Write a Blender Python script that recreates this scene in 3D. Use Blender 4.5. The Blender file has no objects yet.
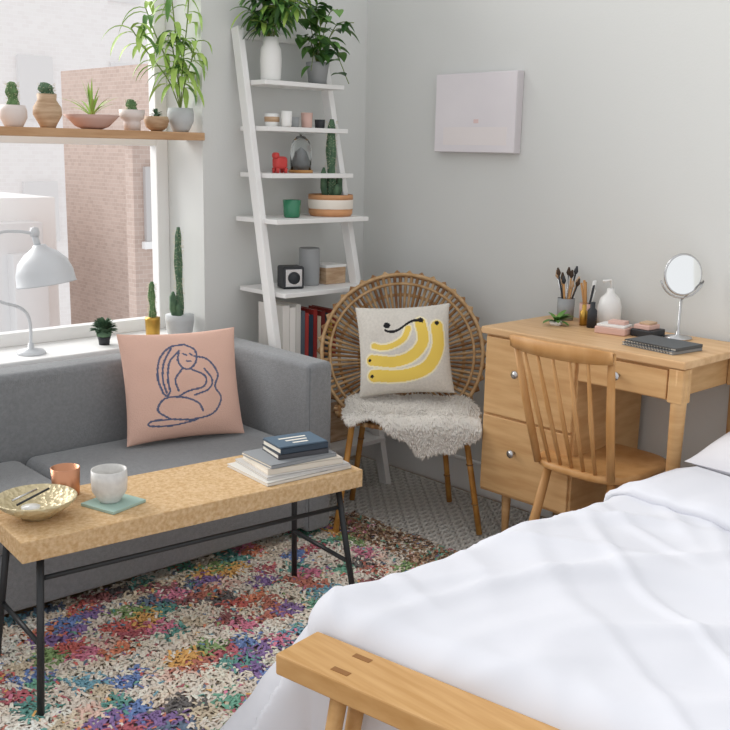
import bpy, bmesh, math, random
from mathutils import Vector, Matrix, noise
random.seed(7)
D=math.radians
scene=bpy.context.scene
scene.view_settings.view_transform='Standard'
# ---------------------------------------------------------------- camera
f=1000.0; p=D(12.1); ro=D(1.2); a=D(46.5); H=1.42
C=Vector((0,0,H))
fh=Vector((math.cos(a),math.sin(a),0)); rh=Vector((math.sin(a),-math.cos(a),0)); Zv=Vector((0,0,1))
F=fh*math.cos(p)-Zv*math.sin(p); U0=fh*math.sin(p)+Zv*math.cos(p)
R=rh*math.cos(ro)+U0*math.sin(ro); U=U0*math.cos(ro)-rh*math.sin(ro)
cam=bpy.data.cameras.new("camera"); co=bpy.data.objects.new("camera",cam); scene.collection.objects.link(co)
m=Matrix((R,U,-F)).transposed().to_4x4(); m.translation=C; co.matrix_world=m
cam.sensor_width=36; cam.lens=f/730*36; cam.clip_start=0.05
scene.camera=co
# ---------------------------------------------------------------- materials
def lin(c):
    if isinstance(c,str):
        c=c.lstrip('#'); c=[int(c[i:i+2],16)/255 for i in (0,2,4)]
    return tuple(x/12.92 if x<=.04045 else ((x+.055)/1.055)**2.4 for x in c)+(1,)
def mat(name,col,rough=.6,metal=0,bump=0,bscale=60,var=0,vscale=8,stretch=(1,1,1),col2=None,trans=0,sheen=0,spec=.4,kind='noise'):
    m=bpy.data.materials.new(name); m.use_nodes=True
    nt=m.node_tree; b=nt.nodes['Principled BSDF']
    b.inputs['Base Color'].default_value=lin(col); b.inputs['Roughness'].default_value=rough
    b.inputs['Metallic'].default_value=metal
    b.inputs['Specular IOR Level'].default_value=spec
    if trans: b.inputs['Transmission Weight'].default_value=trans
    if sheen: b.inputs['Sheen Weight'].default_value=sheen
    tc=nt.nodes.new('ShaderNodeTexCoord'); mp=nt.nodes.new('ShaderNodeMapping'); mp.inputs['Scale'].default_value=stretch
    nt.links.new(tc.outputs['Object'],mp.inputs['Vector'])
    if var or col2:
        n=nt.nodes.new('ShaderNodeTexNoise'); n.inputs['Scale'].default_value=vscale; n.inputs['Detail'].default_value=5
        nt.links.new(mp.outputs[0],n.inputs['Vector'])
        r=nt.nodes.new('ShaderNodeValToRGB'); c1=lin(col)
        c2=lin(col2) if col2 else tuple(x*(1-var) for x in c1[:3])+(1,)
        r.color_ramp.elements[0].position=.35; r.color_ramp.elements[1].position=.65
        r.color_ramp.elements[0].color=c2; r.color_ramp.elements[1].color=c1
        nt.links.new(n.outputs['Fac'],r.inputs['Fac']); nt.links.new(r.outputs['Color'],b.inputs['Base Color'])
    if bump:
        if kind=='noise':
            n2=nt.nodes.new('ShaderNodeTexNoise'); n2.inputs['Detail'].default_value=4; o='Fac'
        else:
            n2=nt.nodes.new('ShaderNodeTexVoronoi'); o='Distance'
        n2.inputs['Scale'].default_value=bscale
        nt.links.new(mp.outputs[0],n2.inputs['Vector'])
        bp=nt.nodes.new('ShaderNodeBump'); bp.inputs['Strength'].default_value=bump; bp.inputs['Distance'].default_value=.01
        nt.links.new(n2.outputs[o],bp.inputs['Height']); nt.links.new(bp.outputs[0],b.inputs['Normal'])
    return m
def attrmat(name,rough=.95):
    m=bpy.data.materials.new(name); m.use_nodes=True; nt=m.node_tree; b=nt.nodes['Principled BSDF']
    b.inputs['Roughness'].default_value=rough; b.inputs['Specular IOR Level'].default_value=.1
    at=nt.nodes.new('ShaderNodeAttribute'); at.attribute_name='Col'
    nt.links.new(at.outputs['Color'],b.inputs['Base Color']); return m
M={}
M['wall']=mat('wall_paint','#d8d9d6',.85,bump=.05,bscale=150,spec=.2)
M['trim']=mat('white_trim','#efeeec',.5)
M['sofa']=mat('grey_upholstery','#8a8c8e',.95,bump=.35,bscale=260,var=.14,vscale=90,sheen=.3,spec=.1)
M['sofaseam']=mat('sofa_piping','#6d7072',.95,spec=.1)
M['black']=mat('black_metal','#2a2c2e',.45)
M['cork']=mat('cork','#d8ba92',.85,bump=.4,bscale=120,col2='#c39f72',vscale=95,spec=.15)
M['oak']=mat('oak_wood','#d5ad7b',.5,col2='#c59967',vscale=5,stretch=(1.5,1,9),bump=.05,bscale=40,spec=.3)
M['oaky']=mat('oak_wood_top','#dab588',.45,col2='#cba275',vscale=5,stretch=(9,1,9),spec=.3)
M['benchw']=mat('bench_wood','#cda26c',.5,col2='#bd9058',vscale=5,stretch=(12,.8,6),spec=.3)
M['bendark']=mat('bench_tenon','#8f6233',.6)
M['chairw']=mat('chair_wood','#c99a66',.45,col2='#b98750',vscale=6,stretch=(3,3,1),spec=.3)
M['shelfw']=mat('shelf_wood','#c9a27c',.6,col2='#b48a62',vscale=6,stretch=(1,9,9))
M['rattan']=mat('rattan_cane','#a37a4b',.5,col2='#805735',vscale=30)
M['rattan2']=mat('rattan_cane_light','#c6a57c',.5,col2='#ad8759',vscale=40)
M['bamboo']=mat('bamboo_leg','#d29a50',.45,col2='#b47c38',vscale=18)
M['duvet']=mat('white_duvet','#d8d9df',.9,bump=.12,bscale=9,spec=.1)
M['pillow']=mat('pillow_cotton','#dad8db',.9,bump=.1,bscale=10,spec=.1)
M['pink']=mat('pink_linen','#e0b9a8',.95,bump=.3,bscale=200,spec=.1)
M['blue']=mat('navy_stitch','#5f6680',.95,spec=.1)
M['beige']=mat('oat_linen','#dbd5cb',.95,bump=.3,bscale=220,var=.1,vscale=120,spec=.1)
M['yellow']=mat('banana_yellow','#ebcb62',.9,spec=.1)
M['cream']=mat('banana_cream','#f0e6c4',.9,spec=.1)
M['blackc']=mat('black_cloth','#2b2a2c',.95,spec=.1)
M['fur']=mat('sheepskin_wool','#fffaf2',.95,spec=.1)
nt=M['fur'].node_tree; tr=nt.nodes.new('ShaderNodeBsdfTranslucent'); tr.inputs['Color'].default_value=(1,.97,.93,1); mx=nt.nodes.new('ShaderNodeMixShader'); mx.inputs[0].default_value=.3
nt.links.new(nt.nodes['Principled BSDF'].outputs[0],mx.inputs[1]); nt.links.new(tr.outputs[0],mx.inputs[2]); nt.links.new(mx.outputs[0],nt.nodes['Material Output'].inputs['Surface'])
M['white']=mat('white_ceramic','#ecebe8',.3)
M['mug']=mat('speckled_mug','#dcdad6',.4,var=.12,vscale=60)
M['lampw']=mat('lamp_enamel','#d0d3d6',.35)
M['concrete']=mat('pale_concrete','#c3c6c7',.8,var=.1,vscale=20)
M['terra']=mat('terracotta_glaze','#c99a7b',.5,var=.15,vscale=15)
M['pinkpot']=mat('pink_pot','#d9b4a8',.6)
M['palepot']=mat('pale_pot','#ded2cc',.5)
M['tan']=mat('tan_pot','#cdb193',.6,col2='#ad8c6c',vscale=12,stretch=(1,1,6))
M['gold']=mat('brass','#c29a4a',.35,metal=.8)
M['goldbowl']=mat('pearly_brass','#cfc09a',.35,metal=.3,bump=.5,bscale=70,kind='v')
M['copper']=mat('copper','#c9906f',.35,metal=.8)
M['soil']=mat('soil','#4a3a2e',.95)
M['cact']=mat('cactus_green','#6d8c5c',.7,col2='#4f6e45',vscale=40)
M['cactd']=mat('cactus_dark','#5d7a5c',.7,col2='#44604a',vscale=40)
M['leaf']=mat('leaf_green','#6a9446',.5,col2='#4a7634',vscale=14)
M['leafy']=mat('leaf_yellow_green','#b3cc6c',.5,col2='#8fb552',vscale=14)
M['leafd']=mat('leaf_dark','#47703c',.45,col2='#33562d',vscale=14)
M['stem']=mat('stem','#7a8a4a',.7)
M['spine']=mat('cactus_spine','#e6dcc0',.8)
M['red']=mat('red_enamel','#c8433f',.4)
M['dark']=mat('dark_plastic','#303236',.5)
M['silver']=mat('brushed_metal','#c4c4c4',.25,metal=.9)
M['mirror']=mat('mirror_glass','#f2f4f4',.03,metal=1)
M['glassg']=mat('green_glass','#2f7a58',.1,spec=.6)
M['greyv']=mat('grey_vase','#9b9d9e',.6)
M['glass']=mat('clear_glass','#f4f8f8',.02,trans=1)
M['page']=mat('paper_pages','#e8e2d6',.9)
M['stripew']=mat('white_band','#efe6da',.5)
M['orange']=mat('orange_glaze','#d39a6c',.5,var=.1,vscale=30)
M['teal']=mat('teal_coaster','#a3bdb2',.7)
M['canvas']=mat('lilac_canvas','#e8e3e5',.9,col2='#e2dde0',vscale=3,spec=.1)
M['canvasb']=mat('pale_paint_patch','#e9e2e1',.9,spec=.1)
M['canvasp']=mat('pink_paint_mark','#e2c9c6',.9,spec=.1)
M['canvase']=mat('canvas_edge','#cfcacc',.9,spec=.1)
M['rugb']=mat('rug_backing','#a09082',.95)
M['floor']=mat('floor_wood','#b89c7c',.5,col2='#a38768',vscale=4,stretch=(1,10,1))
def bookc(c): 
    k='bk'+c
    if k not in M: M[k]=mat('book_cover_'+c[1:],c,.6)
    return k
# ---------------------------------------------------------------- mesh builder
class MB:
    def __init__(s): s.v=[];s.f=[];s.mi=[];s.sm=[];s.mats=[];s.M=Matrix.Identity(4)
    def m(s,k):
        if k not in s.mats: s.mats.append(k)
        return s.mats.index(k)
    def add(s,vs,fs,k,smooth=True,Mx=None):
        Mx=s.M@(Mx or Matrix.Identity(4)); o=len(s.v); i=s.m(k)
        s.v+= [tuple(Mx@Vector(v)) for v in vs]
        for q in fs: s.f.append(tuple(o+j for j in q)); s.mi.append(i); s.sm.append(smooth)
    def box(s,c,d,k,bev=.003,rot=None,seg=2,taper=None):
        bm=bmesh.new(); bmesh.ops.create_cube(bm,size=1)
        for v in bm.verts:
            v.co=Vector((v.co.x*d[0],v.co.y*d[1],v.co.z*d[2]))
            if taper and v.co.z<0: v.co.x*=taper; v.co.y*=taper
        if bev: bmesh.ops.bevel(bm,geom=bm.edges[:],offset=min(bev,min(d)*.45),segments=seg,affect='EDGES',profile=.5)
        bm.verts.index_update()
        Mx=Matrix.Translation(c)@(rot if rot else Matrix.Identity(4))
        s.add([v.co[:] for v in bm.verts],[[v.index for v in fc.verts] for fc in bm.faces],k,bev>.01,Mx); bm.free()
    def bx(s,x0,x1,y0,y1,z0,z1,k,bev=.003,seg=2):
        s.box(((x0+x1)/2,(y0+y1)/2,(z0+z1)/2),(x1-x0,y1-y0,z1-z0),k,bev,seg=seg)
    def lathe(s,prof,k,c=(0,0,0),seg=28,rot=None,rib=0,nrib=12,sm=True):
        vs=[];fs=[];n=len(prof)
        for r,z in prof:
            for j in range(seg):
                t=2*math.pi*j/seg; rr=r*(1+rib*math.cos(nrib*t))
                vs.append((rr*math.cos(t),rr*math.sin(t),z))
        for i in range(n-1):
            for j in range(seg):
                j2=(j+1)%seg; fs.append((i*seg+j,i*seg+j2,(i+1)*seg+j2,(i+1)*seg+j))
        if prof[0][0]>1e-5: fs.append(tuple(range(seg))[::-1])
        if prof[-1][0]>1e-5: fs.append(tuple((n-1)*seg+j for j in range(seg)))
        s.add(vs,fs,k,sm,Matrix.Translation(c)@(rot if rot else Matrix.Identity(4)))
    def tube(s,pts,r,k,seg=8,rib=0,nrib=6,closed=False):
        pts=[Vector(q) for q in pts]; n=len(pts)
        if not isinstance(r,(list,tuple)): r=[r]*n
        vs=[];fs=[]; up=None
        for i in range(n):
            if closed: d=(pts[(i+1)%n]-pts[i-1])
            else: d=(pts[min(i+1,n-1)]-pts[max(i-1,0)])
            d.normalize()
            if up is None: up=d.orthogonal().normalized()
            up=(up-d*up.dot(d)); 
            if up.length<1e-6: up=d.orthogonal()
            up.normalize(); w=d.cross(up)
            for j in range(seg):
                t=2*math.pi*j/seg; rr=r[i]*(1+rib*math.cos(nrib*t))
                vs.append(pts[i]+up*math.cos(t)*rr+w*math.sin(t)*rr)
        for i in range(n if closed else n-1):
            i2=(i+1)%n
            for j in range(seg):
                j2=(j+1)%seg; fs.append((i*seg+j,i*seg+j2,i2*seg+j2,i2*seg+j))
        if not closed: fs.append(tuple(range(seg))[::-1]); fs.append(tuple((n-1)*seg+j for j in range(seg)))
        s.add(vs,fs,k,True)
    def leaf(s,b,d,L,W,k,droop=.5,n=6,fold=.15,heart=False):
        b=Vector(b); d=Vector(d).normalized(); side=d.cross(Vector((0,0,1)))
        if side.length<.05: side=Vector((1,0,0))
        side.normalize(); vs=[];fs=[]; q=b.copy()
        for i in range(n+1):
            t=i/n
            w=W*(math.sin(math.pi*min(1,t*.92+.08))**(.7))*(1-.15*t) if not heart else W*math.sin(math.pi*(t**.6))+.0005
            if i==n: w=.0005
            up=side.cross(d)
            vs+= [q-side*w/2+up*w*fold, q.copy(), q+side*w/2+up*w*fold]
            q=q+d*(L/n); d=(d+Vector((0,0,-droop/n))).normalized()
        for i in range(n):
            o=i*3; fs+=[(o,o+1,o+4,o+3),(o+1,o+2,o+5,o+4)]
        s.add(vs,fs,k,True)
    def cushion(s,w,h,t,k,fn=None,n=40,Mx=None,pinch=.06):
        vs=[];fs={}
        def P(u,v,sg):
            e=max(0,(1-abs(u)**2.6))*max(0,(1-abs(v)**2.6)); z=sg*t/2*(e**.55)
            x=u*w/2*(1-pinch*(1-v*v)*abs(u)**3); y=v*h/2*(1-pinch*(1-u*u)*abs(v)**3)
            z+=.010*noise.noise(Vector((u*2,v*2,sg*3)))*e
            return (x,y,z)
        for sg in (1,-1):
            for i in range(n+1):
                for j in range(n+1): vs.append(P(-1+2*i/n,-1+2*j/n,sg))
        o2=(n+1)**2
        for i in range(n):
            for j in range(n):
                q=[i*(n+1)+j,(i+1)*(n+1)+j,(i+1)*(n+1)+j+1,i*(n+1)+j+1]
                kk=k
                if fn:
                    r=fn(-1+2*(i+.5)/n,-1+2*(j+.5)/n)
                    if r: kk=r
                fs.setdefault(kk,[]).append(tuple(q)); fs.setdefault(k,[]).append(tuple(o2+x for x in q[::-1]))
        Mx=s.M@(Mx or Matrix.Identity(4)); o=len(s.v); s.v+=[tuple(Mx@Vector(v)) for v in vs]
        for kk,l in fs.items():
            i=s.m(kk)
            for q in l: s.f.append(tuple(o+x for x in q)); s.mi.append(i); s.sm.append(True)
    def build(s,name,cols=None,xmax=None,ymax=None):
        if xmax is not None: s.v=[(min(v[0],xmax),v[1],v[2]) for v in s.v]
        if ymax is not None: s.v=[(v[0],min(v[1],ymax),v[2]) for v in s.v]
        me=bpy.data.meshes.new(name); me.from_pydata(s.v,[],s.f); 
        for k in s.mats: me.materials.append(M[k])
        me.polygons.foreach_set('material_index',s.mi); me.polygons.foreach_set('use_smooth',s.sm)
        if cols:
            ca=me.color_attributes.new('Col','FLOAT_COLOR','POINT'); ca.data.foreach_set('color',[x for c in cols for x in c])
        me.update(); o=bpy.data.objects.new(name,me); scene.collection.objects.link(o); return o
RX=lambda t:Matrix.Rotation(D(t),4,'X'); RY=lambda t:Matrix.Rotation(D(t),4,'Y'); RZ=lambda t:Matrix.Rotation(D(t),4,'Z')
T=lambda x,y,z:Matrix.Translation((x,y,z))
def bez(pts,n=24):
    P=[Vector(q) for q in pts]; P=[P[0]*2-P[1]]+P+[P[-1]*2-P[-2]]; out=[]
    for i in range(1,len(P)-2):
        for j in range(n):
            t=j/n; out.append(.5*((2*P[i])+(-P[i-1]+P[i+1])*t+(2*P[i-1]-5*P[i]+4*P[i+1]-P[i+2])*t*t+(-P[i-1]+3*P[i]-3*P[i+1]+P[i+2])*t**3))
    out.append(P[-2]); return out
XW=3.15; YW=3.35
# ---------------------------------------------------------------- room
b=MB(); b.bx(-1.2,XW+.15,-1.5,YW+.3,-.06,0,'floor',0); b.build('floor')
b=MB(); b.bx(XW,XW+.15,-1.5,YW+.3,0,2.6,'wall',0); b.build('wall_right')
b=MB(); b.bx(-1.2,.4,YW,YW+.3,0,2.6,'wall',0); b.bx(2.28,XW,YW,YW+.3,0,2.6,'wall',0); b.bx(.4,2.28,YW,YW+.3,0,.645,'wall',0); b.bx(.4,2.28,YW,YW+.3,2.45,2.6,'wall',0); b.build('wall_back')
b=MB(); b.bx(XW-.015,XW,-1.5,YW,0,.13,'trim',.004); b.bx(XW-.02,XW,-1.5,YW,.13,.145,'trim',.004); b.build('baseboard_right')
b=MB(); b.bx(-1.2,XW-.02,YW-.015,YW,0,.13,'trim',.004); b.bx(-1.2,XW-.02,YW-.02,YW,.13,.145,'trim',.004); b.build('baseboard_back')
b=MB(); b.bx(.4,2.28,YW-.02,YW+.26,.645,.67,'trim',.004); b.build('trim_1')
b=MB()
y0,y1=YW+.25,YW+.3
b.bx(2.225,2.28,y0,y1,.67,2.45,'trim'); b.bx(.4,.455,y0,y1,.67,2.45,'trim'); b.bx(.455,2.225,y0,y1,.67,.72,'trim'); b.bx(.455,2.225,y0,y1,2.4,2.45,'trim')
b.bx(.455,2.225,y0,y1,1.42,1.47,'trim'); b.bx(1.25,1.30,y0+.005,y1-.005,.72,2.4,'trim')
b.build('window_1')
# exterior
def brick(name,c1,c2,mort,sc):
    m=bpy.data.materials.new(name); m.use_nodes=True; nt=m.node_tree; bs=nt.nodes['Principled BSDF']; bs.inputs['Roughness'].default_value=.9
    t=nt.nodes.new('ShaderNodeTexBrick'); t.inputs['Color1'].default_value=lin(c1); t.inputs['Color2'].default_value=lin(c2); t.inputs['Mortar'].default_value=lin(mort)
    t.inputs['Scale'].default_value=sc; t.inputs['Mortar Size'].default_value=.015; tc=nt.nodes.new('ShaderNodeTexCoord'); sp=nt.nodes.new('ShaderNodeSeparateXYZ'); cb=nt.nodes.new('ShaderNodeCombineXYZ'); ad=nt.nodes.new('ShaderNodeMath')
    nt.links.new(tc.outputs['Object'],sp.inputs[0]); nt.links.new(sp.outputs[0],ad.inputs[0]); nt.links.new(sp.outputs[1],ad.inputs[1]); nt.links.new(ad.outputs[0],cb.inputs[0]); nt.links.new(sp.outputs[2],cb.inputs[1])
    nt.links.new(cb.outputs[0],t.inputs['Vector']); nt.links.new(t.outputs['Color'],bs.inputs['Base Color']); return m
M['brick']=brick('brick_facade','#cab5aa','#bda79c','#cfc1b9',4.2)  # reddish brick paled, outdoor haze is put into its colours
M['brick2']=brick('overexposed_brick_facade','#f6f4f3','#f2efee','#f8f6f6',2.6)  # near-white colours paint in the overexposed look of the far brick
M['pale']=mat('pale_facade','#faf9f8',.9,var=.03,vscale=1)
M['roof']=mat('grey_roof','#e8e7e7',.9)
M['sash']=mat('facade_window','#c9c6c5',.4)
b=MB(); b.bx(7.05,8.2,12,12.2,-4,1.45,'brick',0); b.bx(8.1,14,12.8,16,-4,2.6,'brick',0); b.bx(7.0,8.25,11.95,12.25,1.45,1.55,'pale',.01)
for z in (-1.9,.15): 
    b.bx(7.2,7.5,11.93,12.02,z,z+1.0,'sash',.01); b.bx(7.15,7.55,11.9,12.0,z-.1,z,'pale',.01); b.bx(7.34,7.36,11.91,12.0,z,z+1.0,'pale',0)
b.build('brick_building')
b=MB(); b.bx(-6,7.4,15,20,-4,.6,'pale',0); b.bx(5.2,7.0,14.6,15.5,-1.4,.25,'roof',.02); b.bx(6.4,6.95,14.4,14.8,-2,-.2,'roof',.02)
for x in (-1,1,3,4.6):
    b.bx(x,x+.7,14.95,15.02,-1.2,-.1,'roof',.01)
b.build('pale_building')
b=MB(); b.bx(2,22,24,28,-4,7.5,'brick2',0)
for x in (6,8.5,11,13.5,16):
    for z in (-1,2,5): b.bx(x,x+.9,23.9,24.03,z,z+1.5,'roof',.01)
b.build('tall_brick_building')
# ---------------------------------------------------------------- window shelf
b=MB(); b.bx(.402,2.278,YW-.02,YW+.12,1.445,1.475,'shelfw',.003)
b.build('window_shelf')
def pot(name,x,y,z,prof,k,plant=None,xmax=None,ymax=None):
    b=MB(); b.M=T(x,y,z); b.lathe(prof,k)
    rt,zt=prof[-1]; 
    b.lathe([(0,zt-.008),(rt*.92,zt-.008)],'soil')
    if plant: plant(b,zt-.008)
    return b.build(name,xmax=xmax,ymax=ymax)
def cactus(h,r,k='cact',nr=9,arms=(),spines=True):
    def fn(b,z):
        n=10; pts=[(math.sin(i*.7)*.002,0,z+h*i/n) for i in range(n+1)]
        rr=[r*(.85+.15*math.sin(i*1.3)) for i in range(n)]+[r*.35]; rr[0]=r*.8; rr[-2]=r*.75
        b.tube(pts,rr,k,seg=36,rib=.13,nrib=nr)
        for (az,zz,l,ra) in arms:
            d=Vector((math.cos(az),math.sin(az),0)); q=Vector((0,0,z+zz))
            b.tube([q,q+d*(r+ra*.5),q+d*(r+ra*1.2)+Vector((0,0,l*.3)),q+d*(r+ra*1.3)+Vector((0,0,l*.8)),q+d*(r+ra*1.2)+Vector((0,0,l))],[ra*.8,ra,ra,ra*.9,ra*.3],k,seg=20,rib=.12,nrib=7)
        if spines:
            for i in range(int(h*1300)+30):
                t=random.random()*2*math.pi; zz=z+random.random()*h*.97; d=Vector((math.cos(t),math.sin(t),random.uniform(-.3,.6))).normalized()
                q=Vector((math.cos(t)*r*.95,math.sin(t)*r*.95,zz)); b.tube([q,q+d*.008],[.0008,.0003],'spine',seg=3)
    return fn
def roundbush(r,k,n=60,L=.03,W=.012,zc=.6):
    def fn(b,z):
        b.lathe([(0,z),(r*.5,z+r*.2),(r*.55,z+r*.7),(0,z+r*1.2)],k,seg=14)
        for i in range(n):
            t=random.random()*6.28; e=random.uniform(-.1,1.2); d=Vector((math.cos(t)*math.cos(e),math.sin(t)*math.cos(e),math.sin(e)))
            b.leaf(Vector((0,0,z+r*zc))+d*r*.45,d,L,W,k,droop=.3,n=3)
    return fn
def spiky(n,L,W,k,up=.7):
    def fn(b,z):
        for i in range(n):
            t=random.random()*6.28; e=random.uniform(up-.3,up+.6); d=Vector((math.cos(t)*math.cos(e),math.sin(t)*math.cos(e),math.sin(e)))
            b.leaf((0,0,z),d,L*random.uniform(.7,1.1),W,k,droop=.8)
    return fn
zs=1.4755; ys=YW+.05
pot('potted_cactus',1.54,ys,zs,[(.03,0),(.033,.005),(.046,.03),(.046,.055),(.04,.072)],'palepot',cactus(.085,.02,'cact'))
pot('potted_cactus',1.665,ys,zs,[(.026,0),(.03,.01),(.05,.045),(.048,.07),(.032,.095),(.034,.115)],'tan',cactus(.045,.026,'cactd'))
pot('potted_aloe',1.835,ys,zs,[(.035,0),(.06,.01),(.085,.035),(.1,.05)],'pinkpot',spiky(24,.13,.010,'leafy',.9))
pot('potted_cactus',2.0,ys,zs,[(.03,0),(.032,.03),(.03,.035),(.045,.045),(.048,.075)],'palepot',cactus(.045,.02,'cact'))
pot('potted_succulent',2.105,ys,zs,[(.02,0),(.04,.015),(.048,.04),(.044,.055)],'tan',roundbush(.02,'cactd',30,.02,.01))
def tallplant(b,z):
    random.seed(3)
    for (dx,dy,hh) in ((-.05,-.02,.28),(.02,-.03,.42),(-.13,0,.36),(-.2,-.02,.28),(.03,-.05,.26),(-.07,-.05,.46)):
        pts=bez([(0,0,z),(dx*.3,dy*.4,z+hh*.4),(dx*.8,dy,z+hh*.75),(dx*1.1,dy*1.2,z+hh)],5)
        b.tube(pts,.0025,'stem',seg=5)
        for q in pts[4:]:
            for _ in range(1 if random.random()<.7 else 2):
                t=random.random()*6.28; d=Vector((math.cos(t)-.1,math.sin(t)*.6-.15,random.uniform(-.1,.7)))
                b.leaf(q,d,random.uniform(.10,.16),.025,'leafy' if random.random()<.85 else 'leaf',droop=2.4)
pot('potted_leafy_plant',2.21,ys-.005,zs,[(.03,0),(.035,.01),(.05,.04),(.052,.07),(.048,.09)],'concrete',tallplant,xmax=2.272,ymax=3.55)
# sill plants
zl=.6705; yl=YW+.08
pot('potted_succulent',1.87,yl,zl,[(.02,0),(.022,.02),(.026,.03)],'dark',roundbush(.055,'cactd',170,.03,.013))
pot('potted_cactus',2.085,yl,zl,[(.024,0),(.027,.003),(.03,.075),(.03,.085)],'gold',cactus(.15,.014,'cact',8))
pot('potted_cactus',2.205,yl-.01,zl,[(.045,0),(.05,.01),(.058,.06),(.058,.085)],'concrete',
    cactus(.36,.016,'cactd',6,arms=((3.3,.005,.10,.014),(4.0,.0,.06,.012))))
# desk lamp on sill
b=MB(); b.M=T(1.575,yl,zl)
b.lathe([(0,0),(.05,0),(.052,.006),(.045,.014),(.012,.02),(.01,.04),(0,.04)],'lampw')
b.tube(bez([(0,0,.02),(0,0,.12),(-.03,0,.17),(-.12,0,.21),(-.17,0,.28),(-.16,0,.38),(-.1,0,.44),(-.03,0,.445),(.03,0,.435)],6),.006,'lampw',seg=10)
b.tube([(.032,0,.44),(.045,-.003,.385)],.012,'lampw',seg=12)
b.lathe([(.0,0),(.016,0),(.018,.015),(.014,.03),(0,.034)],'lampw',c=(.035,0,.425))
hd=T(.05,-.01,.365)@RX(-6)@RY(-6)
b.lathe([(.022,.03),(.028,.02),(.06,0),(.088,-.03),(.102,-.07),(.105,-.108),(.108,-.112),(.102,-.112),(.098,-.07),(.083,-.033),(.055,-.005),(.02,.01)],'lampw',rot=hd,c=(0,0,0),seg=40)
b.build('desk_lamp')
# ---------------------------------------------------------------- sofa
b=MB(); b.M=T(2.35,2.64,0)@RZ(-1.5)
W=1.95; Dp=.62
b.bx(-W,0,.015,Dp,.06,.25,'sofa',.015,3)
b.bx(-.115,0,0,Dp,.04,.675,'sofa',.022,4); b.bx(-W,-W+.115,0,Dp,.04,.675,'sofa',.022,4)
b.bx(-W+.11,-.11,.485,Dp,.2,.67,'sofa',.025,4)
for i in (0,1):
    x1=-.118-i*.857; x0=x1-.855
    b.bx(x0,x1,-.004,.487,.245,.385,'sofa',.042,5)
for x in (-.06,-W+.06):
    for y in (.06,Dp-.06): b.lathe([(.015,0.0),(.02,.06)],'black',c=(x,y,0.012),seg=12)
b.tube([(-.012,.006,.06),(-.012,.006,.66)],.0025,'sofaseam',seg=5); b.tube([(-.105,.006,.06),(-.105,.006,.66)],.0025,'sofaseam',seg=5)
b.build('sofa')
def seg_d(px,py,pl):
    best=9
    for i in range(len(pl)-1):
        ax,ay=pl[i][:2]; bx_,by=pl[i+1][:2]; dx,dy=bx_-ax,by-ay; L=dx*dx+dy*dy or 1e-9
        t=max(0,min(1,((px-ax)*dx+(py-ay)*dy)/L)); best=min(best,math.hypot(px-ax-dx*t,py-ay-dy*t))
    return best
def sm2(pl): return [(q.x,q.y) for q in bez([(x,y,0) for x,y in pl],5)]
lady=[sm2(x) for x in [
 [(.02,.74),(-.22,.70),(-.42,.48),(-.48,.15),(-.42,-.12)],[(-.08,.62),(-.26,.42),(-.32,.12),(-.30,-.10)],[(-.2,.68),(-.36,.4),(-.40,.1),(-.36,-.12)],[(-.42,-.12),(-.36,-.18),(-.30,-.10)],
 [(.02,.74),(.18,.62),(.18,.42),(.06,.28),(-.06,.30),(-.12,.44),(-.08,.62)],
 [(.16,.5),(.38,.42),(.54,.15),(.46,-.08),(.56,-.3),(.40,-.56),(.05,-.64),(-.3,-.60)],
 [(.08,.26),(.30,.12),(.26,-.06),(.0,-.12),(-.2,-.22)],[(.30,.26),(.42,.05),(.34,-.12),(.1,-.2)],
 [(-.32,-.60),(-.52,-.42),(-.40,-.22),(-.1,-.22),(.14,-.34),(.22,-.5)],
 [(-.3,-.60),(-.62,-.60),(-.66,-.68),(-.3,-.72),(.1,-.66)],
 [(-.08,.28),(-.2,.1),(-.16,-.1)],[(-.02,.56),(.03,.53)],[(.09,.55),(.12,.52)],[(.02,.42),(.08,.41)]]]
def ladyf(u,v): return 'blue' if min(seg_d(u,v,l) for l in lady)<.017 else None
b=MB(); b.M=T(1.93,2.985,.583)@RZ(-14)@RX(75)@RZ(-.5)
b.cushion(.44,.395,.13,'pink',ladyf,n=140); b.build('pink_cushion')
# ---------------------------------------------------------------- cork coffee table
b=MB(); b.M=T(1.49,2.309,0)@RZ(-6.1)
b.box((0,0,.4525),(1.03,.33,.055),'cork',.003)
hx=.455
for sx in (-1,1):
    for sy in (-1,1):
        b.tube([(sx*hx,sy*.12,.426),(sx*(hx+.038),sy*.175,0.012)],.0095,'black',seg=12)
    b.tube([(sx*(hx+.018),-.145,.19),(sx*(hx+.018),.145,.19)],.007,'black')
    b.box((sx*hx,0,.42),(.04,.27,.008),'black',.001)
for sy in (-1,1): b.tube([(-hx-.003,sy*.125,.36),(hx+.003,sy*.125,.36)],.007,'black')
b.build('cork_coffee_table')
def book(b,c,w,d,h,col,rz=0):
    Mx=T(*c)@RZ(rz); old=b.M; b.M=old@Mx
    b.bx(-w/2+.003,w/2-.003,-d/2+.003,d/2-.003,.002,h-.002,'page',0)
    k=bookc(col); b.bx(-w/2,w/2,-d/2,d/2,0,.0025,k,.0005); b.bx(-w/2,w/2,-d/2,d/2,h-.0025,h,k,.0005); b.bx(-w/2,w/2,-d/2,-d/2+.003,0,h,k,.0005)
    b.M=old
b=MB(); b.M=T(1.825,2.245,.4805)@RZ(-8)
z=0
for (w,d,h,c,rz,ox) in [(.30,.225,.010,'#dcd8d0',3,0),(.28,.21,.009,'#c9c6c2',-2,.01),(.25,.18,.018,'#d9cfc0',-4,.01),(.23,.165,.011,'#8f9295',2,.0),(.165,.12,.016,'#4a4a4e',-6,.02),(.16,.12,.018,'#35424f',-3,.02),(.157,.115,.004,'#55697a',-4,.02)]:
    book(b,(ox,0,z),w,d,h,c,rz); z+=h
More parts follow.
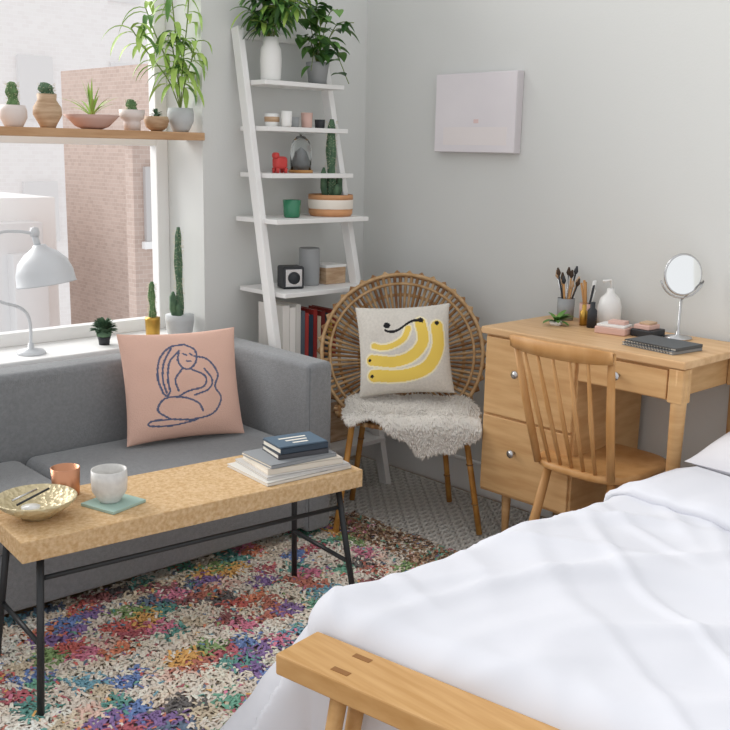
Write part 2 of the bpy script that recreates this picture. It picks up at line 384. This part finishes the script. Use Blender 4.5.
for i in range(3): b.box((.02,.02-.025*i,z+.0004),(.09-.02*i,.009,.0006),'page',0,rot=RZ(-4))
b.build('book_stack')
b=MB(); b.M=T(1.07,2.345,.4805)
b.lathe([(.0,.0),(.04,0),(.045,.008),(.06,.014),(.09,.035),(.103,.052),(.1,.054),(.085,.04),(.055,.022),(0,.016)],'goldbowl',seg=40)
b.tube([(-.06,-.02,.05),(.05,.03,.056)],.003,'dark'); b.tube([(-.05,.03,.045),(.03,.06,.05)],.003,'silver')
b.lathe([(0,0),(.022,.003),(.024,.012),(0,.016)],'white',c=(-.02,-.01,.022))
b.build('trinket_bowl')
b=MB(); b.M=T(1.205,2.45,.4805)
b.lathe([(0,0),(.034,0),(.036,.004),(.039,.078),(.037,.078),(.034,.006),(0,.005)],'copper'); b.build('copper_cup')
b=MB(); b.M=T(1.265,2.30,.4805); b.box((0,0,.004),(.12,.12,.008),'teal',.001,rot=RZ(15)); b.build('coaster')
b=MB(); b.M=T(1.26,2.31,.489)
b.lathe([(0,0),(.028,0),(.03,.004),(.046,.03),(.048,.06),(.047,.088),(.0445,.088),(.045,.06),(.043,.032),(.026,.008),(0,.007)],'mug'); b.build('ceramic_mug')
# ---------------------------------------------------------------- ladder shelf
b=MB()
LT,LB=Vector((2.43,3.325,1.88)),Vector((2.41,2.93,.0)); RT,RB=Vector((2.85,3.325,1.88)),Vector((2.92,2.93,.0))
def rail(A_,B_):
    d=(A_-B_); L=d.length; ang=math.atan2(-(A_.y-B_.y),A_.z-B_.z)
    q=Matrix.Rotation(ang,4,'X')@Matrix.Rotation(math.atan2(A_.x-B_.x,L),4,'Y')
    b.box(((A_+B_)/2),(.028,.045,L),'trim',.002,rot=q)
rail(LT,LB); rail(RT,RB)
b.bx(2.44,2.84,3.30,3.33,1.84,1.87,'trim')
shz=[(1.68,3.17),(1.505,3.15),(1.325,3.12),(1.15,3.06),(.865,3.03),(.57,2.98),(.22,2.93)]
for z,yf in shz:
    t=z/1.9; xl=LB.x+(LT.x-LB.x)*t; xr=RB.x+(RT.x-RB.x)*t
    e=.03 if abs(z-1.15)<.01 else -.0
    b.bx(xl+(.02 if e==0 else 0),xr+e,yf,3.33,z-.018,z,'trim',.002)
b.build('ladder_shelf')
yy=3.22
b=MB(); b.M=T(2.53,yy+.02,1.6805)
b.lathe([(0,0),(.036,0),(.04,.01),(.043,.08),(.04,.12),(.03,.14),(.033,.165),(.03,.165),(.027,.14)],'white')
random.seed(11)
for i in range(12):
    t=random.uniform(-3.4,.3); r=random.uniform(.06,.28); hh=random.uniform(.06,.26)
    e=Vector((math.cos(t)*r,min(.06,math.sin(t)*r*.6),.16+hh))
    pts=bez([(0,0,.12),(e.x*.3,e.y*.3,.16+hh*.7),(e.x,e.y,e.z)],6); b.tube(pts,.0018,'stem',seg=4)
    for q in pts[4:]:
        for _ in range(2):
            az=random.random()*6.28; b.leaf(q,(math.cos(az),math.sin(az)*.6-.2,random.uniform(-.5,.5)),random.uniform(.07,.12),.024,random.choice(['leaf','leafd','leaf','leafy']),droop=1.2)
b.build('vase_of_greenery',ymax=3.335)
b=MB(); b.M=T(2.755,yy,1.6805)
b.lathe([(0,0),(.035,0),(.045,.07),(.048,.085),(.044,.085),(.04,.07)],'greyv')
random.seed(5)
for i in range(18):
    t=random.uniform(-3.6,.6); r=random.uniform(.06,.18); hz=random.uniform(-.1,.2)
    e=Vector((math.cos(t)*r,min(.05,math.sin(t)*r),.1+hz))
    pts=bez([(0,0,.07),(e.x*.5,e.y*.5,.13+max(hz,0)*.7),(e.x,e.y,e.z)],5); b.tube(pts,.0018,'stem',seg=4)
    for q in pts[3::2]:
        az=random.random()*6.28; b.leaf(q,(math.cos(az),math.sin(az)*.6-.4,random.uniform(-.6,.4)),random.uniform(.055,.08),.05,random.choice(['leaf','leaf','leafd']),droop=1.0,heart=True)
b.build('potted_pothos',ymax=3.335)
def cup(name,x,y,z,r,h,k,band=None):
    b=MB(); b.M=T(x,y,z+.0005); b.lathe([(0,0),(r*.8,0),(r*.9,h*.1),(r,h),(r*.9,h),(r*.8,h*.15),(0,h*.12)],k)
    if band: b.lathe([(r*.93,h*.35),(r*1.0,h*.4),(r*1.01,h*.7),(r*.98,h*.75)],band)
    b.build(name)
cup('small_cup',2.52,yy,1.505,.03,.05,'white','tan'); cup('small_cup',2.55,yy-.055,1.505,.022,.06,'white'); cup('small_cup',2.63,yy,1.505,.025,.04,'greyv'); cup('small_cup',2.70,yy,1.505,.024,.06,'pinkpot'); cup('small_cup',2.77,yy,1.505,.022,.035,'dark')
b=MB(); b.M=T(2.545,yy-.02,1.3255); b.box((0,0,.04),(.06,.04,.05),'red',.015,seg=4); b.box((-.025,-.005,.068),(.025,.03,.025),'red',.01,seg=3)
for sx in (-1,1):
    for sy in (-1,1): b.lathe([(.007,0),(.008,.02)],'red',c=(sx*.02,sy*.012,0),seg=10)
b.build('red_elephant_figurine')
b=MB(); b.M=T(2.67,yy,1.3255); b.lathe([(0,0),(.05,0),(.05,.012),(0,.012)],'chairw')
b.lathe([(.043,.012),(.044,.09),(.036,.125),(.018,.145),(0,.15)],'glass'); b.lathe([(0,.148),(.008,.155),(.008,.165),(0,.17)],'glass')
b.lathe([(.02,.012),(.026,.05),(.015,.085),(0,.1)],'greyv',seg=14); b.build('glass_cloche')
cup('green_glass_cup',2.575,yy-.06,1.15,.037,.07,'glassg')
def bigcact(b,z):
    cactus(.32,.020,'cactd',7,arms=((-.3,.005,.09,.014),(3.0,.005,.12,.013),(-1.6,.0,.06,.014)))(b,z)
b=MB(); b.M=T(2.80,yy-.04,1.1505)
b.lathe([(0,0),(.085,0),(.092,.012),(.092,.03)],'orange'); b.lathe([(.092,.03),(.094,.033),(.095,.065),(.094,.068)],'stripew'); b.lathe([(.094,.068),(.093,.088),(.086,.088),(.084,.07)],'orange'); b.lathe([(0,.075),(.085,.075)],'soil')
bigcact(b,.073); b.build('potted_cactus')
b=MB(); b.M=T(2.57,yy-.06,.8655)@RZ(-20); b.box((0,0,.045),(.09,.08,.09),'dark',.006); b.box((.0,-.041,.045),(.07,.004,.07),'silver',.001); b.lathe([(.0,0),(.025,0),(.025,.004),(0,.004)],'dark',rot=T(0,-.043,.045)@RX(90)); b.build('bluetooth_speaker')
b=MB(); b.M=T(2.695,yy-.03,.8655); b.lathe([(0,0),(.04,0),(.042,.005),(.044,.15),(.04,.155),(.038,.15)],'greyv'); b.build('grey_vase')
b=MB(); b.M=T(2.81,yy-.02,.8655); b.box((0,0,.035),(.11,.1,.07),'tan',.003); b.box((0,0,.075),(.115,.105,.012),'white',.003); b.build('small_box')
b=MB(); x=2.46; random.seed(21)
for i,(w,c,h) in enumerate([(.035,'#e6e2dc',.24),(.03,'#f0ece6',.23),(.025,'#d8d5cf',.24),(.02,'#5d6670',.21),(.018,'#b5413c',.2),(.022,'#2c3e50',.19),(.02,'#a3342f',.21),(.018,'#ddd0b8',.18),(.02,'#7d2f2a',.2),(.016,'#37474f',.19),(.02,'#c9a03c',.18),(.02,'#9c3b32',.2)]):
    old=b.M; b.M=T(x+w/2,yy-.07,.5705)
    k=bookc(c); b.bx(-w/2+.002,w/2-.002,-.07,.08,.002,h-.003,'page',0); b.bx(-w/2,-w/2+.002,-.075,.08,0,h,k,0); b.bx(w/2-.002,w/2,-.075,.08,0,h,k,0); b.bx(-w/2,w/2,-.077,-.073,0,h,k,.001)
    b.M=old; x+=w+.002
b.build('row_of_books')
b=MB(); b.M=T(2.62,yy-.1,.2205); b.box((0,0,.09),(.3,.22,.18),'tan',.006); b.box((0,0,.185),(.31,.23,.02),'trim',.004); b.build('storage_box')
# ---------------------------------------------------------------- painting
b=MB(); b.bx(3.112,3.149,2.47,2.89,1.42,1.73,'canvase',.003); b.bx(3.109,3.112,2.473,2.887,1.423,1.727,'canvas',.001); b.bx(3.1085,3.1091,2.51,2.84,1.45,1.52,'canvasb',0)
b.bx(3.1083,3.1091,2.655,2.68,1.535,1.55,'canvasp',0); b.build('wall_painting')
# ---------------------------------------------------------------- rattan chair
CM=T(2.68,2.595,0)@RZ(-43.5)
SZ=.435
b=MB(); b.M=CM
for sx,sy,tx,ty in ((-.255,-.19,-.2,-.16),(.285,-.185,.215,-.15),(-.2,.17,-.15,.15),(.2,.17,.15,.15)):
    b.tube([(sx,sy,0.02),(tx,ty,SZ)],.0115,'bamboo',seg=12)
    for t in (.3,.65): 
        q=Vector((sx,sy,.006)).lerp(Vector((tx,ty,SZ)),t); b.lathe([(.0125,-.003),(.0142,0),(.0125,.003)],'rattan',c=q,seg=12)
def ring(c,r,n,tilt,th,k,seg=8,N=48):
    q=T(*c)@RX(tilt); b.tube([q@Vector((r*math.cos(2*math.pi*i/N),r*math.sin(2*math.pi*i/N),n)) for i in range(N)],th,k,seg=seg,closed=True)
ring((0,0,SZ-.005),.19,0,0,.011,'bamboo'); ring((0,0,SZ+.008),.255,0,0,.010,'rattan')
tilt=66; cc=(-.012,.14,.645)
q=T(*cc)@RX(tilt)
RO=.315
def bowl(r): return -.10+ .10*(r/.32)**2.2
for r in (.10,.17): ring(cc,r,bowl(r)-.008,tilt,.007,'rattan2')
# partial hoops, ending where they meet the seat
def hoop(r,dz,th,k):
    pts=[]
    for i in range(-60,241,5):
        v=q@Vector((r*math.cos(D(i)),r*math.sin(D(i)),bowl(r)+dz))
        if v.z>SZ-.01: pts.append(v)
    b.tube(pts,th,k,seg=8)
hoop(.25,-.008,.007,'rattan2'); hoop(.285,.012,.006,'rattan2'); hoop(RO+.002,.012,.0075,'rattan2'); hoop(RO+.002,-.006,.0075,'rattan')
N=42
for i in range(N):
    t=2*math.pi*i/N; w=2*math.pi/N*.25
    path=[]
    for r in (.09,.14,.19,.24,.28,.305): path.append((r,t-w,bowl(r)+.003))
    path+= [(RO+.006,t-w*.85,bowl(RO)+.003),(RO+.016,t,bowl(RO)+.004),(RO+.006,t+w*.85,bowl(RO)+.003)]
    for r in (.305,.28,.24,.19,.14,.09): path.append((r,t+w,bowl(r)+.003))
    rad=[.0035,.004,.005,.0058,.0066,.007,.008,.0085,.008,.007,.0066,.0058,.005,.004,.0035]
    pts=[(q@Vector((r*math.cos(tt),r*math.sin(tt),zz)),rr) for (r,tt,zz),rr in zip(path,rad)]
    k='rattan' if i%2 else 'rattan2'
    if min(v.z for v,_ in pts)>SZ+.01: b.tube([v for v,_ in pts],[r for _,r in pts],k,seg=7)
    else:
        for half in (pts[:7],pts[8:][::-1]):
            hh=[x for x in half if x[0].z>SZ+.005]
            if len(hh)>=2: b.tube([v for v,_ in hh],[r for _,r in hh],k,seg=7)
for i in range(52):
    t=2*math.pi*i/52
    b.tube([(.03*math.cos(t),.03*math.sin(t),SZ+.003),(.15*math.cos(t),.15*math.sin(t),SZ),(.275*math.cos(t),.275*math.sin(t),SZ+.010)],[.004,.006,.0085],'rattan' if i%2 else 'rattan2',seg=7)
b.build('rattan_armchair')
ban=[sm2([(.70,.46),(.70,.0),(.42,-.44),(-.1,-.60),(-.68,-.56)]),sm2([(.34,.56),(.38,.15),(.14,-.16),(-.25,-.28),(-.72,-.22)]),sm2([(.08,.44),(-.02,.22),(-.25,.08),(-.48,.04),(-.66,.09)])]
bw=[.135,.115,.06]
def banf(u,v):
    if abs(v-.50-.12*math.sin(u*6))<.030 and -.42<u<.40: return 'blackc'
    if math.hypot(u+.36,v-.53)<.07 or math.hypot(u-.35,v-.62)<.06: return 'blackc'
    if math.hypot(u-.70,v-.54)<.05 or math.hypot(u+.73,v+.57)<.04 or math.hypot(u+.77,v+.22)<.035: return 'blackc'
    for l,w in zip(ban,bw):
        d=seg_d(u,v,l)
        if d<w: return 'yellow'
    for l,w in zip(ban,bw):
        if seg_d(u,v,l)<w+.035: return 'cream'
    return None
b=MB(); b.M=CM@T(-.008,.0,.682)@RX(72)@RZ(4)
b.cushion(.36,.345,.12,'beige',banf,n=120); b.build('banana_cushion')
# sheepskin
b=MB(); b.M=CM; random.seed(4)
def skin(u,v):
    x=u*.255+.02; s=v*.50
    zt_=SZ+.048
    if s<.28: y=.06-s; z=zt_
    else:
        e=s-.28; th=min(e/.05,1.35); y=-.22-.055*math.sin(th)-max(0,e-.0675)*.2; z=zt_-.05*(1-math.cos(th))-max(0,e-.0675)*.95
    z+= .006*noise.noise(Vector((u*3,v*4,0)))
    if abs(u)>.8: z-=(abs(u)-.8)*.08
    return Vector((x,y,z))
def inside(u,v):
    vl=.62+.25*max(0,math.sin((u+.5)*2.0))+.05*noise.noise(Vector((u*4,0,0)))
    return abs(u)<1-.18*abs(v-.4) and v<vl
n=50; vs=[];fs=[]
for i in range(n+1):
    for j in range(n+1): vs.append(skin(-1+2*i/n,j/n))
for i in range(n):
    for j in range(n):
        if inside(-1+2*(i+.5)/n,(j+.5)/n): fs.append((i*(n+1)+j,(i+1)*(n+1)+j,(i+1)*(n+1)+j+1,i*(n+1)+j+1))
b.add(vs,fs,'fur')
# soft locks of wool: small tapered tufts
for i in range(15000):
    u,v=random.uniform(-1,1),random.random()
    if not inside(u,v): continue
    q=skin(u,v); kx=min(1,max(0,(v-.48)/.14)); nrm=Vector((0,-kx,1-kx*.8)).normalized()
    n1=noise.noise(Vector((u*5,v*5,1)))
    fl=Vector((n1*1.2,-.3*(1-kx),-.9*kx))
    d=(nrm*random.uniform(.5,.9)+fl+Vector((random.uniform(-1,1),random.uniform(-1,1),random.uniform(-1,1)))*.3).normalized()
    L=random.uniform(.012,.022); r0=.0042
    a1=d.orthogonal().normalized(); a2=d.cross(a1)
    base=[q+a1*r0,q+(a1*-.5+a2*.866)*r0,q+(a1*-.5-a2*.866)*r0]
    mid=q+d*L*.55; md=[mid+(w_-q)*.8 for w_ in base]; tip=mid+(d+Vector((0,0,-.4))).normalized()*L*.5
    b.add(base+md+[tip],[(0,1,4,3),(1,2,5,4),(2,0,3,5),(3,4,6),(4,5,6),(5,3,6)],'fur')
b.build('sheepskin_throw')
# ---------------------------------------------------------------- desk
b=MB(); x0,x1,ya,yb,zt=2.70,3.125,1.465,2.235,.824
b.bx(x0-.008,x1,ya-.01,yb+.01,zt-.025,zt,'oaky',.004)
yd=1.84
b.bx(x0+.012,x1-.01,yd,yb-.002,.22,zt-.026,'oak',.003)
h=(zt-.03-.235)/2
for i in range(2):
    z0=.232+i*(h+.004); b.bx(x0,x0+.016,yd+.008,yb-.01,z0,z0+h-.004,'oak',.003)
    b.lathe([(.0,0),(.006,0),(.006,.012),(.014,.018),(.014,.024),(0,.027)],'silver',c=(0,0,0),rot=T(x0,(yd+yb)/2+.04,z0+h*.58)@RY(-90),seg=20)
b.bx(x0+.012,x1-.01,ya+.045,yd,zt-.13,zt-.026,'oak',.002)
b.bx(x0+.0,x0+.016,ya+.05,yd-.006,zt-.125,zt-.035,'oak',.003)
b.lathe([(.0,0),(.006,0),(.006,.012),(.014,.018),(.014,.024),(0,.027)],'silver',rot=T(x0,(ya+yd)/2+.03,zt-.08)@RY(-90),seg=20)
for xx in (x0+.02,x1-.03):
    b.tube([(xx,ya+.016,zt-.027),(xx,ya+.016,.68),(xx,ya+.016,.0)],[.026,.024,.014],'oak',seg=16)
    b.box((xx,ya+.018,zt-.08),(.05,.05,.105),'oak',.003)
for xx in (x0+.07,x1-.04):
    for y_ in (yd+.04,yb-.08): b.tube([(xx,y_,.222),(xx,y_,0.017)],[.018,.011],'oak',seg=14)
b.build('writing_desk')
zt=.8245
b=MB(); b.M=T(3.05,2.145,zt); b.lathe([(0,0),(.03,0),(.032,.08),(.029,.08),(.027,.006),(0,.005)],'greyv'); random.seed(2)
for i in range(11):
    t=random.random()*6.28; e=Vector((math.cos(t)*.035,math.sin(t)*.035,random.uniform(.11,.17)))
    b.tube([(0.0,0,.01),e],.0035,random.choice(['dark','chairw','silver']),seg=6); d=e.normalized(); b.tube([e,e+d*.01,e+d*.03],[.004,.009,.003],random.choice(['dark','tan','soil']),seg=8)
b.build('makeup_brush_cup')
b=MB(); b.M=T(3.06,2.06,zt); b.lathe([(0,0),(.026,0),(.027,.07),(.024,.07),(.022,.006),(0,.005)],'pinkpot')
for i in range(10):
    t=random.random()*6.28; e=Vector((math.cos(t)*.025,math.sin(t)*.025,random.uniform(.1,.16))); b.tube([(0,0,.01),e],.0045,random.choice(['dark','white','chairw']),seg=6)
b.build('makeup_brush_cup')
b=MB(); b.M=T(3.06,1.965,zt); b.lathe([(0,0),(.038,0),(.042,.006),(.042,.07),(.034,.1),(.014,.12),(.012,.135),(0,.135)],'white'); b.tube([(0,0,.13),(0,0,.165),(-.035,.01,.162)],.005,'white'); b.build('soap_dispenser')
b=MB(); b.M=T(2.985,1.985,zt); b.lathe([(0,0),(.017,0),(.017,.06),(.009,.07),(.009,.09),(0,.09)],'dark'); b.build('nail_polish_bottle')
b=MB(); b.M=T(3.0,2.03,zt); b.lathe([(0,0),(.014,0),(.014,.05),(.008,.055),(.008,.075),(0,.075)],'gold'); b.build('perfume_bottle')
b=MB(); b.M=T(2.92,2.09,zt); b.lathe([(0,0),(.02,0),(.026,.012),(.02,.016),(0,.012)],'white')
spiky(18,.07,.022,'leaf',.35)(b,.012); b.build('small_succulent')
b=MB(); b.M=T(2.95,1.87,zt)@RZ(10); b.box((0,0,.012),(.08,.11,.024),'pinkpot',.003); b.box((0,0,.028),(.07,.10,.008),'white',.002); b.box((0.01,-.01,.038),(.04,.06,.012),'pinkpot',.002); b.build('makeup_palette')
b=MB(); b.M=T(3.0,1.77,zt); b.box((0,0,.012),(.09,.08,.024),'dark',.003); b.box((0,.005,.032),(.07,.06,.016),'pinkpot',.003); b.box((0,.0,.044),(.05,.04,.008),'tan',.002); b.build('jewelry_box')
b=MB(); b.M=T(2.845,1.625,zt)@RZ(-8)
book(b,(0,0,0),.145,.20,.010,'#8d8f90'); book(b,(.003,-.003,.010),.14,.195,.010,'#55585a',3)
for i in range(16): b.tube([(-.072+.006*math.cos(t_*.9),-.085+i*.0113,.012+.009*math.sin(t_*.9)) for t_ in range(7)],.0012,'black',seg=4,closed=True)
b.build('notebook_stack')
b=MB(); b.M=T(3.04,1.68,zt)@RZ(-38)
b.lathe([(0,0),(.048,0),(.046,.006),(.01,.012),(.005,.03),(.005,.13),(0,.13)],'silver')
b.tube([(-.0,0,.13)]+[(.076*math.sin(D(-180+15*i)) ,0,.215+.078*math.cos(D(-180+15*i))) for i in range(-5,6)][::1],.003,'silver',seg=6)
q=T(0,0,.215)@RZ(8)@RX(90)@RX(-5)
b.lathe([(0,-.004),(.064,-.004),(.066,0),(.064,.004),(0,.004)],'mirror',rot=q,seg=48,sm=False)
b.tube([q@Vector((.066*math.cos(t*math.pi/24),.066*math.sin(t*math.pi/24),0)) for t in range(48)],.0045,'silver',closed=True)
b.build('vanity_mirror')
# ---------------------------------------------------------------- desk chair
b=MB(); b.M=T(2.765,1.76,0)
vs=[];fs=[];n=36
def seatr(t):
    c,s_=math.cos(t),math.sin(t); e=3.2
    r=1/((abs(c)/.19)**e+(abs(s_)/(.185))**e)**(1/e); return r*c,r*s_
rings=[(.2,.435),(.6,.434),(.93,.442),(1,.438),(1,.42),(.92,.412),(.2,.412)]
for sc,zz in rings:
    for i in range(n):
        x,y=seatr(2*math.pi*i/n); vs.append((x*sc,y*sc,zz))
for k_ in range(len(rings)-1):
    for i in range(n): fs.append((k_*n+i,k_*n+(i+1)%n,(k_+1)*n+(i+1)%n,(k_+1)*n+i))
fs.append(tuple(range(n))[::-1]); fs.append(tuple((len(rings)-1)*n+i for i in range(n)))
b.add(vs,fs,'chairw')
for sx,sy in ((-1,-1),(-1,1),(1,-1),(1,1)):
    b.tube([(sx*.13,sy*.12,.415),(sx*.16,sy*.15,.2),(sx*.185,sy*.18,0.012)],[.014,.017,.011],'chairw',seg=12)
for sy in (-1,1): b.tube([(-.165,sy*.155,.17),(.165,sy*.155,.17)],.009,'chairw')
b.tube([(0,-.155,.17),(0,.155,.17)],.009,'chairw')
ZC=.84
def railp(t,zo=0): return Vector((-.275-.04*(1-t*t)+.0,t*.19,ZC+zo))
n=24; vs=[];fs=[]
for i in range(n+1):
    t=-1+2*i/n; c=railp(t); hh=.024*(1-.3*abs(t)**4)
    for dx,dz in ((-.009,-hh),(.009,-hh),(.011,hh*.9),(.0,hh*1.15),(-.007,hh)): vs.append((c.x+dx-dz*.2,c.y*1.0,c.z+dz))
for i in range(n):
    for j in range(5): fs.append((i*5+j,i*5+(j+1)%5,(i+1)*5+(j+1)%5,(i+1)*5+j))
fs.append((0,1,2,3,4)); fs.append(tuple(n*5+j for j in (4,3,2,1,0)))
b.add(vs,fs,'chairw')
for t in (-1,1): b.tube([(-.165,t*.14,.43),(-.22,t*.158,.63),(-.268,t*.176,ZC)],[.013,.014,.011],'chairw',seg=10)
for i in range(5):
    t=-.62+1.24*i/4; e=railp(t,-.02)
    b.tube([(-.172,t*.14,.435),((-.172+e.x)/2-.004,(t*.14+e.y)/2,.63),e],[.006,.008,.005],'chairw',seg=8)
b.build('spindle_back_chair')
# ---------------------------------------------------------------- bed  (rotated slightly from the walls)
BR=T(1.30,1.45,0)@RZ(-3)@T(-1.30,-1.45,0)
b=MB(); b.M=BR
bx0,bx1,by0,by1,ztop=1.31,3.0,.10,1.43,.508
def foot(y): return bx0+.20*(1-max(0,min(1,(y-by0)/(by1-by0))))*1.2
b.bx(bx0+.29,bx1,by0+.05,by1-.03,.08,.28,'trim',.01); b.bx(bx0+.29,bx1,by0+.05,by1-.03,.28,.47,'pillow',.04,3)
for x in (bx0+.34,bx1-.08):
    for y in (by0+.1,by1-.08): b.box((x,y,.04),(.05,.05,.08),'benchw',.003)
def duv(s_,t_):
    cy=min(max(t_,by0),by1); b0=foot(cy)
    cx=min(max(s_,b0),bx1)
    ex=s_-cx; ey=t_-cy; e=math.hypot(ex,ey)
    r=.075; top=ztop+.012*noise.noise(Vector((s_*1.7,t_*2.1,0)))+.014*noise.noise(Vector((s_*4.5,t_*3.5,2)))
    if e<1e-6: x,y,z=cx,cy,top
    else:
        ux,uy=ex/e,ey/e
        fade=max(0,1-(cx-bx0)/.5)
        fl=.02+(.62*fade)*max(0,uy)**1.5
        if e<r*1.57: out=r*math.sin(e/r); dr=r*(1-math.cos(e/r))
        else:
            k=e-r*1.57; out=r+k*fl; dr=r+k*(.97-.14*max(0,uy)*fade)
            fold=(.005+.016*abs(uy))*min(1,k/.2); ph=(cx if abs(uy)>abs(ux) else cy)*19+math.atan2(uy,ux)*5
            out+=fold*math.sin(ph)+.012*abs(uy)*noise.noise(Vector((s_*6,t_*6,1)))
        z=top-dr
        if z<.045: out+=(.045-z)*.45*max(0,uy)*fade; z=.045+.008*abs(noise.noise(Vector((s_*9,t_*9,4))))
        x,y=cx+ux*out,cy+uy*out
    for (kx,ky,sc,ph_,am) in ((3,2,1.2,7,.012),(1.2,3.2,1.6,3,.011),(5,-3,2,11,.008)):
        w=noise.noise(Vector((s_*kx+t_*ky,t_*sc-s_*.6,ph_))); z+=am*max(0,.2-abs(w))*5*(1 if z>.3 else .3)
    return (x,y,z)
ns,nt_=170,150; T0,T1=by0-.5,by1+.57; S1=2.70
vs=[]
for i in range(ns+1):
    for j in range(nt_+1):
        t=T0+(T1-T0)*j/nt_; S0=foot(t)-.52; vs.append(duv(S0+(S1-S0)*i/ns,t))
fs=[(i*(nt_+1)+j,(i+1)*(nt_+1)+j,(i+1)*(nt_+1)+j+1,i*(nt_+1)+j+1) for i in range(ns) for j in range(nt_)]
b.add(vs,fs,'duvet')
vs=[];fs=[]; n=80
prof=[(2.31,-.006),(2.30,.012),(2.315,.024),(2.36,.03),(2.45,.03),(2.55,.03),(2.62,.026),(2.66,.01),(2.665,-.01)]
for (xx,dz) in prof:
    for j in range(n+1):
        t=by0-.25+(by1+.3-by0+.25)*j/n; wv=.03*noise.noise(Vector((t*3,0,5))); q=duv(xx+wv,t)
        nz=Vector((0,0,1)) if by0<t<by1 else Vector((0,.9*(1 if t>1 else -1),.3))
        vs.append(Vector(q)+nz*(dz+.006*noise.noise(Vector((xx*12,t*9,3)))))
for i in range(len(prof)-1):
    for j in range(n): fs.append((i*(n+1)+j,(i+1)*(n+1)+j,(i+1)*(n+1)+j+1,i*(n+1)+j+1))
b.add(vs,fs,'duvet')
b.build('bed')
for (y,) in ((1.14,),(.45,)):
    b=MB(); b.M=BR@T(2.83,y,.585)@RY(-12)@RZ(90); b.cushion(.66,.40,.16,'pillow',n=30,pinch=.05); b.build('bed_pillow')
# ---------------------------------------------------------------- bench
b=MB(); b.M=T(1.105,1.40,0)@RZ(8.5)
b.bx(0,.125,-1.5,0.0,.42,.464,'benchw',.004)
for yy_ in (-.14,-1.35):
    for sx,xx in ((-1,.030),(1,.095)):
        b.tube([(xx,yy_,.425),(xx+sx*.002,yy_+(.07 if yy_>-.5 else -.07),.012)],[.017,.014],'benchw',seg=14)
        b.box((xx,yy_,.4642),(.014,.04,.0012),'bendark',0)
    b.tube([(.03,yy_+.03,.2),(.095,yy_+.03,.2)],.009,'benchw')
b.build('wooden_bench')
# ---------------------------------------------------------------- rugs
M['rug']=attrmat('rag_rug_wool')
pal=['#c8403c','#b03050','#dc7448','#e8dccb','#e6d6c2','#279088','#3a70b8','#70489a','#3a3a44','#d66a92','#e6a945','#4fa78c','#6f9a4d','#efe4d2','#8a2f3e','#e8c0b0','#2c5a80','#d0c0a4','#ead9c6','#b95a44','#e9ddd0','#eadfce','#4f9cb4','#efe6da','#e6dccf','#e0d4c6']
cr=lin('#e6dccf')
pal=[tuple(.82*c[i]+.18*cr[i] for i in range(3))+(1,) for c in map(lin,pal)]
b=MB(); cols=[]; random.seed(9)
rx0,rx1,ry0,ry1=.25,2.50,1.05,2.75
b.bx(rx0,rx1,ry0,ry1,.0005,.010,'rugb',0); cols+=[(.2,.17,.15,1)]*len(b.v)
pc={}
def patch(x,y):
    i=math.floor((x+y*.15+.03*noise.noise(Vector((x*8,y*8,0))))/.085); j=math.floor((y-x*.1+.03*noise.noise(Vector((x*8,y*8,5))))/.068)
    if (i,j) not in pc: pc[(i,j)]=random.choice(pal)
    return pc[(i,j)]
for i in range(62000):
    x,y=random.uniform(rx0,rx1+.06),random.uniform(ry0,ry1)
    if y<1.35 and x>1.5: continue
    if x>1.7 and y<1.5: continue
    c=patch(x+random.gauss(0,.008),y+random.gauss(0,.008))
    if x>2.38: c=random.choice([lin('#9a7a60'),lin('#6c5648'),lin('#b59a80'),c])
    if random.random()<.10: c=random.choice(pal)
    s_=random.uniform(.9,1.25); c=(min(.9,c[0]*s_),min(.9,c[1]*s_),min(.9,c[2]*s_),1)
    t=random.random()*6.28; L=random.uniform(.018,.036); w=random.uniform(.006,.010); hz=random.uniform(.006,.016)
    d=Vector((math.cos(t),math.sin(t),0)); sd=Vector((-d.y,d.x,0))*w/2; q=Vector((x,y,.009))
    e=q+d*L*.4+Vector((0,0,hz)); g=q+d*L+Vector((0,0,hz*.7))
    b.add([q-sd,q+sd,e+sd,e-sd,g+sd,g-sd],[(0,1,2,3),(3,2,4,5)],'rug',True); cols+=[c]*6
b.build('shaggy_rag_rug',cols)
M['braid']=mat('braided_wool','#cfcbc4',.95,bump=.3,bscale=150,var=.1,vscale=80,spec=.1)
M['braid2']=mat('braided_wool_grey','#b9b5ae',.95,bump=.3,bscale=150,var=.1,vscale=80,spec=.1)
b=MB(); random.seed(1)
b.bx(2.30,3.12,1.94,3.28,.0005,.006,'braid2',0)
yv=1.95; row=0
while yv<3.27:
    L=.026
    nb=int(.82/L)
    for i in range(nb):
        x0_=2.30+i*L; s_=1 if row%2 else -1
        b.tube([(x0_,yv-s_*.007,.005),(x0_+L*.5,yv,.010),(x0_+L*1.05,yv+s_*.007,.005)],[.0045,.0082,.0045],'braid' if (i+row)%3 else 'braid2',seg=6)
    yv+=.0158; row+=1
b.build('braided_rug')
# ---------------------------------------------------------------- lights
w=bpy.data.worlds.new('sky'); scene.world=w; w.use_nodes=True; bg=w.node_tree.nodes['Background']; bg.inputs[0].default_value=(.97,.98,1,1); bg.inputs[1].default_value=.96
s=bpy.data.lights.new('daylight_sun','SUN'); s.energy=3.9; s.angle=D(45); s.color=(1,.985,.97)
so=bpy.data.objects.new('daylight_sun',s); scene.collection.objects.link(so)
so.rotation_euler=Vector((.35,-1,-.62)).to_track_quat('-Z','Y').to_euler(); so.location=(0,6,4)
